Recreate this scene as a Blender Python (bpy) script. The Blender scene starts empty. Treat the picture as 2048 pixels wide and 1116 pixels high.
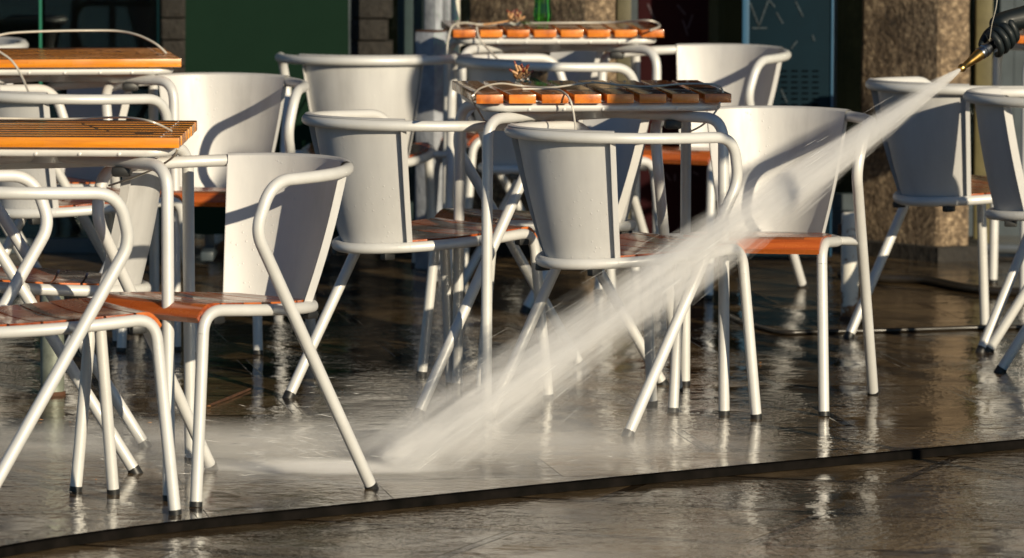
import bpy, bmesh, math, random
from mathutils import Vector, Matrix
R = math.radians
random.seed(7)
sc = bpy.context.scene
col = sc.collection

# ---------------------------------------------------------------- camera
F, PITCH, HC, ROLL = 11738.2, R(5.3114), 1.7401, 0.00345
cd = bpy.data.cameras.new("camera"); cam = bpy.data.objects.new("camera", cd); col.objects.link(cam)
cam.location = (0, 0, HC)
cam.rotation_euler = (Matrix.Rotation(math.pi/2-PITCH, 4, 'X') @ Matrix.Rotation(ROLL, 4, 'Z')).to_euler()
cd.sensor_width = 36; cd.lens = F/2048*36; cd.clip_start = .5; cd.clip_end = 500
cd.dof.use_dof = True; cd.dof.focus_distance = 14.3; cd.dof.aperture_fstop = 7.0
sc.camera = cam

# ---------------------------------------------------------------- world and sun
SUN_A, SUN_E = R(33), R(16.5)
w = bpy.data.worlds.new("World"); sc.world = w; w.use_nodes = True
nt = w.node_tree; nt.nodes.clear()
sky = nt.nodes.new('ShaderNodeTexSky'); sky.sky_type = 'NISHITA'; sky.sun_disc = False
sky.air_density = 1.0; sky.dust_density = .15; sky.ozone_density = 5.0; sky.sun_elevation = SUN_E; sky.sun_rotation = math.pi-SUN_A
bg = nt.nodes.new('ShaderNodeBackground'); bg.inputs['Strength'].default_value = .05
wo = nt.nodes.new('ShaderNodeOutputWorld')
tint = nt.nodes.new('ShaderNodeMix'); tint.data_type = 'RGBA'; tint.blend_type = 'MULTIPLY'; tint.inputs[0].default_value = 1
tint.inputs[7].default_value = (.80, 1.0, 1.05, 1)
nt.links.new(sky.outputs[0], tint.inputs[6]); nt.links.new(tint.outputs[2], bg.inputs[0]); nt.links.new(bg.outputs[0], wo.inputs[0])
sd = bpy.data.lights.new("sun", 'SUN'); so = bpy.data.objects.new("sun", sd); col.objects.link(so)
sd.energy = 4.2; sd.angle = R(.53); sd.color = (1, .865, .635)
sv = Vector((math.sin(SUN_A)*math.cos(SUN_E), -math.cos(SUN_A)*math.cos(SUN_E), math.sin(SUN_E)))
so.rotation_euler = sv.to_track_quat('Z', 'Y').to_euler(); so.location = (5, -8, 6)
sc.view_settings.view_transform = 'Standard'; sc.view_settings.look = 'None'
sc.view_settings.exposure = 0.33; sc.view_settings.gamma = 1
sc.cycles.max_bounces = 8; sc.cycles.volume_bounces = 4; sc.cycles.volume_step_rate = 1.0
sc.cycles.volume_max_steps = 256

# ---------------------------------------------------------------- helpers
def ray(u, v):
    a, b = u-1024, v-558
    c, s = math.cos(ROLL), math.sin(ROLL)
    a, b = a*c+b*s, -a*s+b*c
    up = -b/F
    return Vector((a/F, math.cos(PITCH)+up*math.sin(PITCH), -math.sin(PITCH)+up*math.cos(PITCH)))
def at(u, v, z=0.0):
    d = ray(u, v); t = (z-HC)/d.z
    return Vector((d.x*t, d.y*t, z))
def atY(u, v, Y):
    d = ray(u, v); t = Y/d.y
    return Vector((d.x*t, Y, HC+d.z*t))
def tag(o, label=None, cat=None, group=None, kind=None):
    if label: o['label'] = label
    if cat: o['category'] = cat
    if group: o['group'] = group
    if kind: o['kind'] = kind
    return o
def empty(name, loc, rz=0):
    o = bpy.data.objects.new(name, None); col.objects.link(o)
    o.location = loc; o.rotation_euler = (0, 0, rz); o.empty_display_size = .1
    return o
def obj(name, bm, mat, parent=None, smooth=True, angle=40):
    me = bpy.data.meshes.new(name)
    bmesh.ops.recalc_face_normals(bm, faces=bm.faces[:])
    bm.to_mesh(me); bm.free()
    o = bpy.data.objects.new(name, me); col.objects.link(o)
    for m in (mat if isinstance(mat, (list, tuple)) else [mat]): me.materials.append(m)
    if smooth:
        for p in me.polygons: p.use_smooth = True
        me.set_sharp_from_angle(angle=R(angle))
    if parent: o.parent = parent
    return o
def copy_tree(o, parent=None):
    c = o.copy(); col.objects.link(c); c.parent = parent
    for ch in list(o.children): copy_tree(ch, c)
    return c
def fillet(P, rad, n=7):
    P = [Vector(p) for p in P]; out = [P[0]]
    for i in range(1, len(P)-1):
        a, b, c = P[i-1], P[i], P[i+1]; r = rad[i-1]
        u = a-b; lu = u.length; u.normalize(); v = c-b; lv = v.length; v.normalize()
        ang = math.acos(max(-1, min(1, u.dot(v)))); t = min(r/math.tan(ang/2), lu*.49, lv*.49)
        for k in range(n+1):
            s = k/n; out.append(b+u*t*(1-s)**2+v*t*s**2)
    out.append(P[-1]); return out
def tube(bm, pts, r, seg=14, caps=True, mi=0):
    pts = [Vector(p) for p in pts]
    q = [pts[0]]
    for p in pts[1:]:
        if (p-q[-1]).length > 1e-5: q.append(p)
    pts = q; n = len(pts)
    rr = r if isinstance(r, (list, tuple)) else [r]*n
    T = []
    for i in range(n):
        t = (pts[min(i+1, n-1)]-pts[max(i-1, 0)]); t.normalize(); T.append(t)
    ref = Vector((0, 0, 1)) if abs(T[0].z) < .9 else Vector((1, 0, 0))
    nrm = (ref-T[0]*ref.dot(T[0])).normalized(); rings = []
    for i in range(n):
        nrm = (nrm-T[i]*nrm.dot(T[i])).normalized(); b = T[i].cross(nrm)
        rings.append([bm.verts.new(pts[i]+(nrm*math.cos(2*math.pi*k/seg)+b*math.sin(2*math.pi*k/seg))*rr[i]) for k in range(seg)])
    for i in range(n-1):
        for k in range(seg):
            f = bm.faces.new((rings[i][k], rings[i][(k+1) % seg], rings[i+1][(k+1) % seg], rings[i+1][k])); f.material_index = mi
    if caps:
        for rg in (rings[0][::-1], rings[-1]):
            f = bm.faces.new(rg); f.material_index = mi
def box(bm, c, s, rz=0, bev=0, mi=0, rx=0, ry=0):
    m = Matrix.Translation(c) @ Matrix.Rotation(rz, 4, 'Z') @ Matrix.Rotation(ry, 4, 'Y') @ Matrix.Rotation(rx, 4, 'X')
    g = bmesh.ops.create_cube(bm, size=1, matrix=m @ Matrix.Diagonal((*s, 1)))
    vs = g['verts']; es = list({e for v in vs for e in v.link_edges}); fs = list({f for v in vs for f in v.link_faces})
    for f in fs: f.material_index = mi
    if bev: bmesh.ops.bevel(bm, geom=es, offset=bev, segments=2, affect='EDGES', profile=.6, clamp_overlap=True)
def prism(bm, poly, z0, z1, mi=0):
    a = [bm.verts.new((x, y, z0)) for x, y in poly]; b = [bm.verts.new((x, y, z1)) for x, y in poly]
    n = len(poly)
    for i in range(n): bm.faces.new((a[i], a[(i+1) % n], b[(i+1) % n], b[i])).material_index = mi
    bm.faces.new(a[::-1]).material_index = mi; bm.faces.new(b).material_index = mi
def lathe(bm, prof, seg=24, M=Matrix.Identity(4), mi=0):
    rings = []
    for r, z in prof:
        rings.append([bm.verts.new(M @ Vector((r*math.cos(2*math.pi*k/seg), r*math.sin(2*math.pi*k/seg), z))) for k in range(seg)])
    for i in range(len(prof)-1):
        for k in range(seg):
            bm.faces.new((rings[i][k], rings[i][(k+1) % seg], rings[i+1][(k+1) % seg], rings[i+1][k])).material_index = mi
    bm.faces.new(rings[0][::-1]).material_index = mi; bm.faces.new(rings[-1]).material_index = mi

# ---------------------------------------------------------------- materials
class NT:
    def __init__(s, name):
        s.m = bpy.data.materials.new(name); s.m.use_nodes = True; s.t = s.m.node_tree
        s.b = s.t.nodes.get('Principled BSDF'); s.out = s.t.nodes.get('Material Output')
    def n(s, typ, **k):
        x = s.t.nodes.new(typ)
        for a, v in k.items():
            if a.startswith('_'): x.inputs[a[1:].replace('_', ' ')].default_value = v
            else: setattr(x, a, v)
        return x
    def l(s, a, b): s.t.links.new(a, b)
    def coord(s, scale=(1, 1, 1), rot=(0, 0, 0), kind='Object'):
        tc = s.n('ShaderNodeTexCoord'); mp = s.n('ShaderNodeMapping')
        mp.inputs['Scale'].default_value = scale; mp.inputs['Rotation'].default_value = rot
        s.l(tc.outputs[kind], mp.inputs[0]); return mp.outputs[0]
    def noise(s, vec, scale, detail=4, rough=.55):
        x = s.n('ShaderNodeTexNoise'); x.inputs['Scale'].default_value = scale
        x.inputs['Detail'].default_value = detail; x.inputs['Roughness'].default_value = rough
        s.l(vec, x.inputs['Vector']); return x.outputs['Fac']
    def ramp(s, fac, stops):
        x = s.n('ShaderNodeValToRGB'); e = x.color_ramp.elements
        while len(e) < len(stops): e.new(.5)
        for i, (p, c) in enumerate(stops):
            e[i].position = p; e[i].color = (*c, 1) if len(c) == 3 else c
        s.l(fac, x.inputs[0]); return x.outputs[0]
    def maprange(s, v, a, b, c, d):
        x = s.n('ShaderNodeMapRange'); s.l(v, x.inputs[0])
        for i, q in enumerate((a, b, c, d)): x.inputs[i+1].default_value = q
        return x.outputs[0]
    def math(s, op, a, b=None, clamp=False):
        x = s.n('ShaderNodeMath', operation=op); x.use_clamp = clamp
        for i, q in enumerate((a, b)):
            if q is None: continue
            if isinstance(q, (int, float)): x.inputs[i].default_value = q
            else: s.l(q, x.inputs[i])
        return x.outputs[0]
    def bump(s, h, strength, dist):
        x = s.n('ShaderNodeBump'); x.inputs['Strength'].default_value = strength; x.inputs['Distance'].default_value = dist
        s.l(h, x.inputs['Height']); return x.outputs[0]
    def set(s, **k):
        for a, v in k.items():
            a = a.replace('_', ' ')
            if hasattr(v, 'links') or isinstance(v, bpy.types.NodeSocket): s.l(v, s.b.inputs[a])
            else: s.b.inputs[a].default_value = (*v, 1) if isinstance(v, tuple) and len(v) == 3 else v
        return s.m

def paint_mat():
    t = NT('silver_paint'); v = t.coord()
    n = t.noise(v, 6, 5); n2 = t.noise(v, 55, 3)
    chip = t.maprange(t.noise(v, 120, 3, .8), .70, .76, 0, .35)
    # beads of water: small scattered bumps
    vo = t.n('ShaderNodeTexVoronoi'); vo.inputs['Scale'].default_value = 95; t.l(v, vo.inputs['Vector'])
    bead = t.maprange(vo.outputs['Distance'], .0, .30, 1, 0)
    mask = t.maprange(t.noise(v, 9, 3), .56, .66, 0, 1)
    h = t.math('MULTIPLY', bead, mask)
    cm = t.n('ShaderNodeMix', data_type='RGBA'); t.l(chip, cm.inputs[0]); t.l(t.ramp(n, [(.3, (.58, .575, .555)), (.7, (.69, .685, .665))]), cm.inputs[6]); cm.inputs[7].default_value = (.20, .19, .17, 1)
    return t.set(Base_Color=cm.outputs[2], Metallic=.12,
                 Roughness=t.maprange(n2, .3, .7, .36, .50), Coat_Weight=.12, Coat_Roughness=.15,
                 Normal=t.bump(h, .35, .002))
def shell_mat():
    t = NT('silver_sheet'); v = t.coord()
    n = t.noise(v, 4, 6, .6)
    vo = t.n('ShaderNodeTexVoronoi'); vo.inputs['Scale'].default_value = 70; t.l(v, vo.inputs['Vector'])
    bead = t.maprange(vo.outputs['Distance'], .0, .2, 1, 0)
    mask = t.maprange(t.noise(v, 7, 2), .54, .62, 0, 1)
    st = t.noise(t.coord((14, 14, 1.2)), 1.4, 6, .7)
    n4 = t.math('ADD', t.math('MULTIPLY', n, .5), t.math('MULTIPLY', st, .5))
    return t.set(Base_Color=t.ramp(n4, [(.34, (.46, .455, .45)), (.47, (.535, .53, .525)), (.62, (.58, .575, .565))]), Metallic=.12,
                 Roughness=t.maprange(st, .35, .65, .46, .62), Normal=t.bump(t.math('MULTIPLY', bead, mask), .5, .002))
def wood_mat(name, c0, c1, c2, rough=.22, axis=0, coat=.5):
    t = NT(name)
    sc_ = [30, 30, 30]; sc_[axis] = 1.6
    v = t.coord(tuple(sc_)); n = t.noise(v, 1.6, 6, .65)
    oi = t.n('ShaderNodeObjectInfo')
    geo = t.n('ShaderNodeNewGeometry')
    rnd = t.maprange(geo.outputs['Random Per Island'], 0, 1, -.20, .20)
    n3 = t.math('ADD', n, rnd)
    c = t.ramp(n3, [(.28, c0), (.5, c1), (.74, c2)])
    fine = t.noise(t.coord(), 9, 4)
    return t.set(Base_Color=c, Roughness=t.maprange(fine, .35, .65, rough*.6, rough*1.7), Coat_Weight=coat,
                 Coat_Roughness=.08, Normal=t.bump(n, .25, .002))
M = {}
M['paint'] = paint_mat(); M['shell'] = shell_mat()
M['seatwood'] = wood_mat('seat_wood', (.20, .035, .008), (.42, .09, .015), (.55, .15, .03), axis=1)
M['tablewood'] = wood_mat('table_wood', (.36, .085, .010), (.62, .17, .016), (.72, .24, .03), axis=1)
M['tablewoodx'] = wood_mat('golden_table_wood', (.52, .16, .010), (.80, .29, .014), (.87, .37, .03), axis=0)
M['seattop'] = wood_mat('dimmed_seat_top', (.11, .028, .010), (.21, .055, .018), (.30, .09, .030), .26, 1, .35)  # slat tops: low-sun dimness and dark reflections put into the wood colour
M['tabletop'] = wood_mat('dimmed_table_top', (.14, .045, .014), (.21, .068, .020), (.28, .095, .028), .20, 1, .5)
M['tabletopx'] = wood_mat('dimmed_golden_top', (.20, .068, .014), (.32, .115, .020), (.42, .16, .03), .20, 0, .5)
def top_slot(o):  # upward faces get the wood with the dimness painted in
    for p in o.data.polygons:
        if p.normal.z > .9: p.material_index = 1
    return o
t = NT('black_rubber'); M['rubber'] = t.set(Base_Color=(.015, .015, .015), Roughness=.45)
t = NT('white_cable'); M['cable'] = t.set(Base_Color=(.62, .58, .50), Roughness=.3, Metallic=.2)
def floor_mat(name, cell, lower=False):
    t = NT(name); v = t.coord()
    big = t.noise(v, 1.1, 5, .6); mid = t.noise(v, 9, 6, .65)
    fine = t.noise(v, 60, 4, .7)
    br = t.n('ShaderNodeTexBrick'); rv = t.coord(rot=(0, 0, R(-9 if not lower else 20)))
    t.l(rv, br.inputs['Vector'])
    br.inputs['Scale'].default_value = 1; br.inputs['Brick Width'].default_value = cell[0]; br.inputs['Row Height'].default_value = cell[1]
    br.inputs['Mortar Size'].default_value = .015; br.inputs['Mortar Smooth'].default_value = .2
    br.inputs['Color1'].default_value = (.65, .66, .70, 1); br.inputs['Color2'].default_value = (1.3, 1.25, 1.15, 1); br.inputs['Mortar'].default_value = (.22, .18, .14, 1)
    c = t.ramp(t.math('ADD', t.math('MULTIPLY', mid, .6), t.math('MULTIPLY', big, .4)), [(.35, (.045, .030, .015)), (.52, (.115, .080, .043)), (.68, (.20, .142, .080))])
    mx = t.n('ShaderNodeMix', data_type='RGBA', blend_type='MULTIPLY'); mx.inputs[0].default_value = 1
    t.l(c, mx.inputs[6]); t.l(br.outputs['Color'], mx.inputs[7])
    # water film: ripples elongated across the view, patchy drier areas
    rip = t.noise(t.coord(), 26, 2, .5)
    rip2 = t.noise(t.coord(), 75, 2, .5)
    slow = t.noise(t.coord(), 5, 3, .5)
    hgt = t.math('ADD', rip, t.math('MULTIPLY', rip2, .34))
    amp = t.maprange(t.noise(v, 2.2, 3, .5), .40, .60, .15, 1.65)
    hgt = t.math('ADD', t.math('MULTIPLY', hgt, amp), t.math('MULTIPLY', slow, 1.2))
    hgt = t.math('ADD', hgt, t.math('MULTIPLY', fine, .10))
    hgt = t.math('SUBTRACT', hgt, t.math('MULTIPLY', br.outputs['Fac'], 2.2))
    rg = t.math('ADD', t.maprange(big, .42, .60, .025, .11), t.maprange(mid, .52, .70, 0, .16))
    return t.set(Base_Color=mx.outputs[2], Roughness=rg, IOR=1.5 if not lower else 1.42,
                 Normal=t.bump(hgt, 1.0, .0032 if lower else .0025))
M['floor'] = floor_mat('wet_slate', (.9, .45)); M['floor2'] = floor_mat('wet_lower_slate', (1.1, .55), True)
t = NT('edge_metal'); v = t.coord(); M['edge'] = t.set(Base_Color=t.ramp(t.noise(v, 14, 5), [(.3, (.004, .004, .0035)), (.7, (.012, .010, .009))]), Roughness=.9, Specular_IOR_Level=.0)
def granite(name, c0, c1, c2, bs=1.0):
    t = NT(name); v = t.coord(); n = t.noise(v, 60, 8, .75); n2 = t.noise(v, 9, 5, .6); n3 = t.noise(t.coord((1, 1, .8)), 34, 5, .65)
    c = t.ramp(t.math('ADD', t.math('MULTIPLY', n, .7), t.math('MULTIPLY', n2, .3)), [(.38, c0), (.5, c1), (.64, c2)])
    h = t.math('ADD', t.math('MULTIPLY', n3, 1.0), t.math('MULTIPLY', n2, .8))
    return t.set(Base_Color=c, Roughness=.8, Normal=t.bump(h, bs, .024))
M['granite'] = granite('granite', (.045, .031, .021), (.20, .14, .085), (.62, .47, .30))
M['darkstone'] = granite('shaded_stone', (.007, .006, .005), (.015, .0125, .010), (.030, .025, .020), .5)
def plain(name, c, rough=.5, metal=0, var=.25, scale=12, bump=.0, **k):
    t = NT(name); n = t.noise(t.coord(), scale, 5, .6)
    a = tuple(x*(1-var) for x in c); b = tuple(min(1, x*(1+var)) for x in c)
    kw = dict(Base_Color=t.ramp(n, [(.3, a), (.7, b)]), Roughness=rough, Metallic=metal); kw.update(k)
    if bump: kw['Normal'] = t.bump(n, bump, .01)
    return t.set(**kw)
M['green'] = plain('green_board', (.0075, .0205, .0125), .95, var=.04, Specular_IOR_Level=.05)
M['teal'] = plain('teal_paint', (.0028, .0125, .020), .8, var=.15, scale=5, Specular_IOR_Level=.12)
M['tealedge'] = plain('teal_edge_paint', (.02, .085, .16), .5, var=.1)
M['tealdark'] = plain('dark_teal_paint', (.022, .042, .045), .5, var=.2)
M['maroon'] = plain('maroon_board', (.020, .0022, .0035), .8, var=.25, scale=6, Specular_IOR_Level=.15)
M['chalk'] = plain('chalk_mark', (.022, .034, .042), .9, var=.5, scale=40)
M['bluewood'] = plain('grey_painted_timber', (.30, .32, .36), .8, var=.3, scale=18, bump=.5)
M['rust'] = plain('rust', (.07, .028, .012), .8, var=.5, scale=30)
M['frame'] = plain('window_frame_metal', (.05, .065, .075), .4, var=.2)
M['brown'] = plain('brown_interior', (.035, .020, .011), .7, var=.6, scale=3)
M['interior'] = plain('interior_wall', (.012, .010, .008), .8, var=.6, scale=2)
M['render'] = plain('wall_render', (.085, .062, .034), .9, var=.35, scale=3, bump=.3)
M['hose'] = plain('hose_rubber', (.022, .018, .014), .3, var=.4)
def bollard_mat():
    t = NT('rusty_white_paint'); v = t.coord()
    n = t.noise(v, 13, 6, .65)
    tc = t.n('ShaderNodeTexCoord'); sp = t.n('ShaderNodeSeparateXYZ'); t.l(tc.outputs['Object'], sp.inputs[0])
    low = t.maprange(sp.outputs['Z'], .0, .13, .22, 0)
    f = t.math('ADD', n, low)
    c = t.ramp(f, [(.0, (.75, .72, .66)), (.58, (.62, .60, .54)), (.64, (.20, .09, .03)), (.8, (.10, .035, .012))])
    return t.set(Base_Color=c, Roughness=.5, Normal=t.bump(n, .4, .004))
M['bollard'] = bollard_mat()
t = NT('glass_pane'); t.t.nodes.remove(t.b)
gl = t.n('ShaderNodeBsdfGlossy'); gl.inputs['Roughness'].default_value = .02; gl.inputs['Color'].default_value = (.8, .85, .85, 1)
tr = t.n('ShaderNodeBsdfTransparent'); tr.inputs['Color'].default_value = (.45, .52, .50, 1)
fr = t.n('ShaderNodeFresnel'); fr.inputs['IOR'].default_value = 1.5; mx = t.n('ShaderNodeMixShader')
t.l(fr.outputs[0], mx.inputs[0]); t.l(tr.outputs[0], mx.inputs[1]); t.l(gl.outputs[0], mx.inputs[2]); t.l(mx.outputs[0], t.out.inputs[0])
M['glass'] = t.m
M['glassedge'] = plain('glass_edge_green', (.03, .17, .11), .2, var=.1)
t = NT('bottle_glass'); M['bottle'] = t.set(Base_Color=(.14, .90, .12), Roughness=.03, Transmission_Weight=1.0, IOR=1.5)
t = NT('clear_glass'); M['clear'] = t.set(Base_Color=(.95, .97, .95), Roughness=.03, Transmission_Weight=1.0, IOR=1.45)
t = NT('brass'); n = t.noise(t.coord(), 60, 4); M['brass'] = t.set(Base_Color=t.ramp(n, [(.3, (.36, .20, .05)), (.7, (.58, .38, .13))]), Metallic=1.0, Roughness=.32)
M['steel'] = plain('hose_steel', (.30, .32, .36), .3, 1.0, var=.15)
M['glove'] = plain('rubber_glove', (.001, .005, .007), .6, var=.3, scale=20, Coat_Weight=.1, Coat_Roughness=.25)
M['cloth'] = plain('dark_rain_jacket', (.008, .012, .020), .45, var=.3, scale=12)
M['trousers'] = plain('rain_trousers', (.012, .014, .018), .5, var=.3)
M['skin'] = plain('skin', (.45, .27, .19), .5, var=.08)
M['hair'] = plain('hair', (.02, .013, .008), .5, var=.3, scale=60)
M['orange'] = plain('orange_plastic', (.75, .14, .015), .4, var=.1)
M['pod'] = plain('dry_pod', (.46, .25, .11), .55, var=.5, scale=60)
M['podtip'] = plain('dry_pod_tip', (.16, .022, .012), .5, var=.3)
M['leafgreen'] = plain('sprig_green', (.05, .10, .03), .5, var=.4)
M['leafdry'] = plain('dry_leaf', (.35, .15, .04), .6, var=.4, scale=30)

# ---------------------------------------------------------------- the setting
edge_px = [(-500, 1205), (-200, 1138), (0, 1098), (154, 1073), (395, 1042), (659, 1016), (900, 991), (1200, 961), (1440, 938), (1681, 916), (2048, 882), (2300, 860), (2700, 828)]
EP = [at(u, v, 0) for u, v in edge_px]
EP = [Vector((p.x, p.y)) for p in EP]
# smooth, subdivided edge curve
def smooth_curve(P, n=6):
    out = []
    for i in range(len(P)-1):
        p0 = P[max(i-1, 0)]; p1 = P[i]; p2 = P[i+1]; p3 = P[min(i+2, len(P)-1)]
        for k in range(n):
            s = k/n
            out.append(.5*((2*p1)+(p2-p0)*s+(2*p0-5*p1+4*p2-p3)*s*s+(3*p1-p0-3*p2+p3)*s**3))
    out.append(P[-1]); return out
EC = smooth_curve(EP)
DROP = .017
EC = [EC[0]+Vector((-28, -22))]+EC+[EC[-1]+Vector((30, 14))]
bm = bmesh.new()
a = [bm.verts.new((p.x, p.y, 0)) for p in EC]; b = [bm.verts.new((p.x, 60 if i else 60, 0)) for i, p in enumerate(EC)]
for i in range(len(EC)-1): bm.faces.new((a[i], a[i+1], b[i+1], b[i]))
tag(obj('terrace_paving', bm, M['floor'], smooth=False), 'dark wet stone paving of the cafe terrace', kind='structure')
bm = bmesh.new()
g = [bm.verts.new(p) for p in ((-60, -40, -DROP), (60, -40, -DROP), (60, 70, -DROP), (-60, 70, -DROP))]; bm.faces.new(g)
tag(obj('lower_paving', bm, M['floor2'], smooth=False), 'dark wet paving one small step below the terrace', kind='structure')
bm = bmesh.new()    # dark edging strip, real little kerb
prof = [(0.014, .0035), (-.012, .0035), (-.016, 0), (-.016, -DROP+.001), (.014, -DROP+.001)]
rows = []
for i, p in enumerate(EC):
    d = (EC[min(i+1, len(EC)-1)]-EC[max(i-1, 0)]).normalized(); nn = Vector((-d.y, d.x))
    rows.append([bm.verts.new((p.x+nn.x*q, p.y+nn.y*q, z)) for q, z in prof])
for i in range(len(rows)-1):
    for k in range(len(prof)-1): bm.faces.new((rows[i][k], rows[i][k+1], rows[i+1][k+1], rows[i+1][k]))
tag(obj('kerb_strip', bm, M['edge'], smooth=False), 'thin black edging strip along the terrace', kind='structure')

# ---------------------------------------------------------------- chair
RT = .0142
C = dict(R=.3055, hr=.74, drop=.0085, xa=.1186, wa=.275, xl=.152, hl=.6188, xr=-.2266, wr=.2617, hs=.4414, Rs=.3412, xs=.0997, xf=.2399,
         ws=.1805, xff=.2817, wf=.1959, phi=.7915, phb=.7769, rl1=.08, rl2=.0828, Rsy=.1992, sl=.0264, wl=.2583, Ry=.2726)
def top_z(x): return C['hr']-C['drop']*(x+C['R'])/(C['xa']+C['R'])
def ring_z(x): return C['hs']-C['sl']*(C['xf']-x)/.45
def half_top(s, n=16):
    arc = [Vector((-C['R']*math.cos(t), s*C['Ry']*math.sin(t), top_z(-C['R']*math.cos(t)))) for t in [math.pi/2*k/n for k in range(n+1)]]
    P = [arc[-1], (C['xa'], s*C['wa'], C['hr']-C['drop']), (C['xl'], s*C['wl'], C['hl']), (C['xr'], s*C['wr'], 0)]
    return arc[:-1], fillet(P, [C['rl1'], C['rl2']], 10)
def make_chair():
    root = empty('cafe_chair', (0, 0, 0))
    a0, f0 = half_top(1); a1, f1 = half_top(-1)
    arm = (a0+f0[:-1]); arm2 = (a1+f1[:-1])
    bm = bmesh.new(); tube(bm, arm[::-1]+arm2[1:], RT, 16)
    obj('arm_rail', bm, M['paint'], root)
    for s, f in ((1, f0), (-1, f1)):
        d = (f[-1]-f[-2]).normalized(); e = f[-1]
        bm = bmesh.new(); st = f[-2]
        tube(bm, [st, e-d*.011], RT, 16); l = obj('leg', bm, M['paint'], root)
        bm = bmesh.new()
        # rubber cap, sole flat on the floor
        seg = 14; u = Vector((0, 1, 0)); v = d.cross(u).normalized()
        r0 = []; r1 = []
        for k in range(seg):
            o = (u*math.cos(2*math.pi*k/seg)+v*math.sin(2*math.pi*k/seg))*(RT+.0012)
            p = e-d*.0135+o; r0.append(bm.verts.new(p))
            q = p+d*((.0-p.z)/d.z); r1.append(bm.verts.new(q))
        for k in range(seg): bm.faces.new((r0[k], r0[(k+1) % seg], r1[(k+1) % seg], r1[k]))
        bm.faces.new(r0); bm.faces.new(r1)
        obj('rubber_foot', bm, M['rubber'], l)
    # seat ring and front legs
    n = 16
    fr = {}
    for s in (1, -1):
        arc = [Vector((C['xs']-C['Rs']*math.cos(t), s*C['Rsy']*math.sin(t), 0)) for t in [math.pi/2*k/n for k in range(n+1)]]
        for p in arc: p.z = ring_z(p.x)
        f = fillet([arc[-1], (C['xf'], s*C['ws'], C['hs']), (C['xff'], s*C['wf'], 0)], [.055], 10)
        fr[s] = (arc, f)
    bm = bmesh.new()
    A = fr[1][0][:-1]+fr[1][1][:-1]; B = fr[-1][0][:-1]+fr[-1][1][:-1]
    tube(bm, A[::-1]+B[1:], RT*.97, 16)
    # weld collars where the slanting legs cross the seat rail, crossbars under the seat
    obj('seat_ring', bm, M['paint'], root)
    bm = bmesh.new()
    for s in (1, -1):
        f = f0 if s == 1 else f1
        P, Q = f[-2], f[-1]; k = (P.z-ring_z(.05))/(P.z-Q.z); X = P+(Q-P)*k
        tube(bm, [X, Vector((X.x, s*(C['Rsy']-.005), X.z))], RT*.8, 10)
    for x in (-.10, .16):
        yy = C['Rsy']*math.sqrt(max(0, 1-((x-C['xs'])/C['Rs'])**2)) if x < C['xs'] else C['ws']+.01
        box(bm, (x, 0, ring_z(x)-.006), (.028, 2*yy, .008))
    obj('cross_bars', bm, M['paint'], root)
    for s in (1, -1):
        P, Q = fr[s][1][-2], fr[s][1][-1]; d = (Q-P).normalized()
        bm = bmesh.new(); tube(bm, [P, Q-d*.011], RT*.97, 16); l = obj('leg', bm, M['paint'], root)
        bm = bmesh.new(); tube(bm, [Q-d*.012, Q], RT+.0008, 14); obj('rubber_foot', bm, M['rubber'], l)
    for x, s in ((-.19, 1), (-.19, -1), (.2, 1), (.2, -1)):
        yy = C['Rsy']*math.sqrt(max(0, 1-((x-C['xs'])/C['Rs'])**2))*.93 if x < C['xs'] else C['ws']
        bm = bmesh.new(); box(bm, (x, s*yy, ring_z(x)-RT-.007), (.034, .022, .018), bev=.004)
        obj('bumper', bm, M['rubber'], root)
    # sheet metal back: flared, hooked over the rail, a flange down each side
    bm = bmesh.new(); NU, NV = 28, 8; th = .0016
    def pt(u, v, off):
        tt = C['phi']*u; tb = C['phb']*u; ri = 1-(RT+.003)/C['R']
        T = Vector((-C['R']*ri*math.cos(tt), C['Ry']*ri*math.sin(tt), 0)); T.z = top_z(T.x)+.004
        B = Vector((C['xs']-(C['Rs']-RT-.003)*math.cos(tb), (C['Rsy']-RT-.003)*math.sin(tb), 0)); B.z = ring_z(B.x)-.006
        p = B.lerp(T, v); nrm = Vector((-math.cos(tt), math.sin(tt), -.25)).normalized()
        # very slight bow between the two rails
        p = p+nrm*(off+.006*math.sin(math.pi*v))
        return p
    def grid(f, nu, nv):
        g = [[bm.verts.new(f(i/nu, j/nv)) for j in range(nv+1)] for i in range(nu+1)]
        for i in range(nu):
            for j in range(nv): bm.faces.new((g[i][j], g[i+1][j], g[i+1][j+1], g[i][j+1]))
        return g
    gi = grid(lambda a, b: pt(2*a-1, b, -th/2), NU, NV); go = grid(lambda a, b: pt(2*a-1, b, th/2), NU, NV)
    for i in range(NU): bm.faces.new((gi[i][0], gi[i+1][0], go[i+1][0], go[i][0]))
    # hook over the rail
    prev = [gi[i][NV] for i in range(NU+1)]; prevo = [go[i][NV] for i in range(NU+1)]
    for k, (dr, dz) in enumerate(((.001, .0085), (.006, .0125), (.014, .0145), (.022, .0115))):
        row = []; rowo = []
        for i in range(NU+1):
            u = 2*i/NU-1; tt = C['phi']*u
            T = pt(u, 1, 0); nrm = Vector((-math.cos(tt), math.sin(tt), 0))
            row.append(bm.verts.new(T+nrm*dr+Vector((0, 0, dz-.001+.0012)))); rowo.append(bm.verts.new(T+nrm*(dr+.0006)+Vector((0, 0, dz-.001))))
        for i in range(NU):
            bm.faces.new((prev[i], prev[i+1], row[i+1], row[i])); bm.faces.new((prevo[i], prevo[i+1], rowo[i+1], rowo[i]))
        prev, prevo = row, rowo
    for i in range(NU): bm.faces.new((prev[i], prev[i+1], prevo[i+1], prevo[i]))
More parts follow.
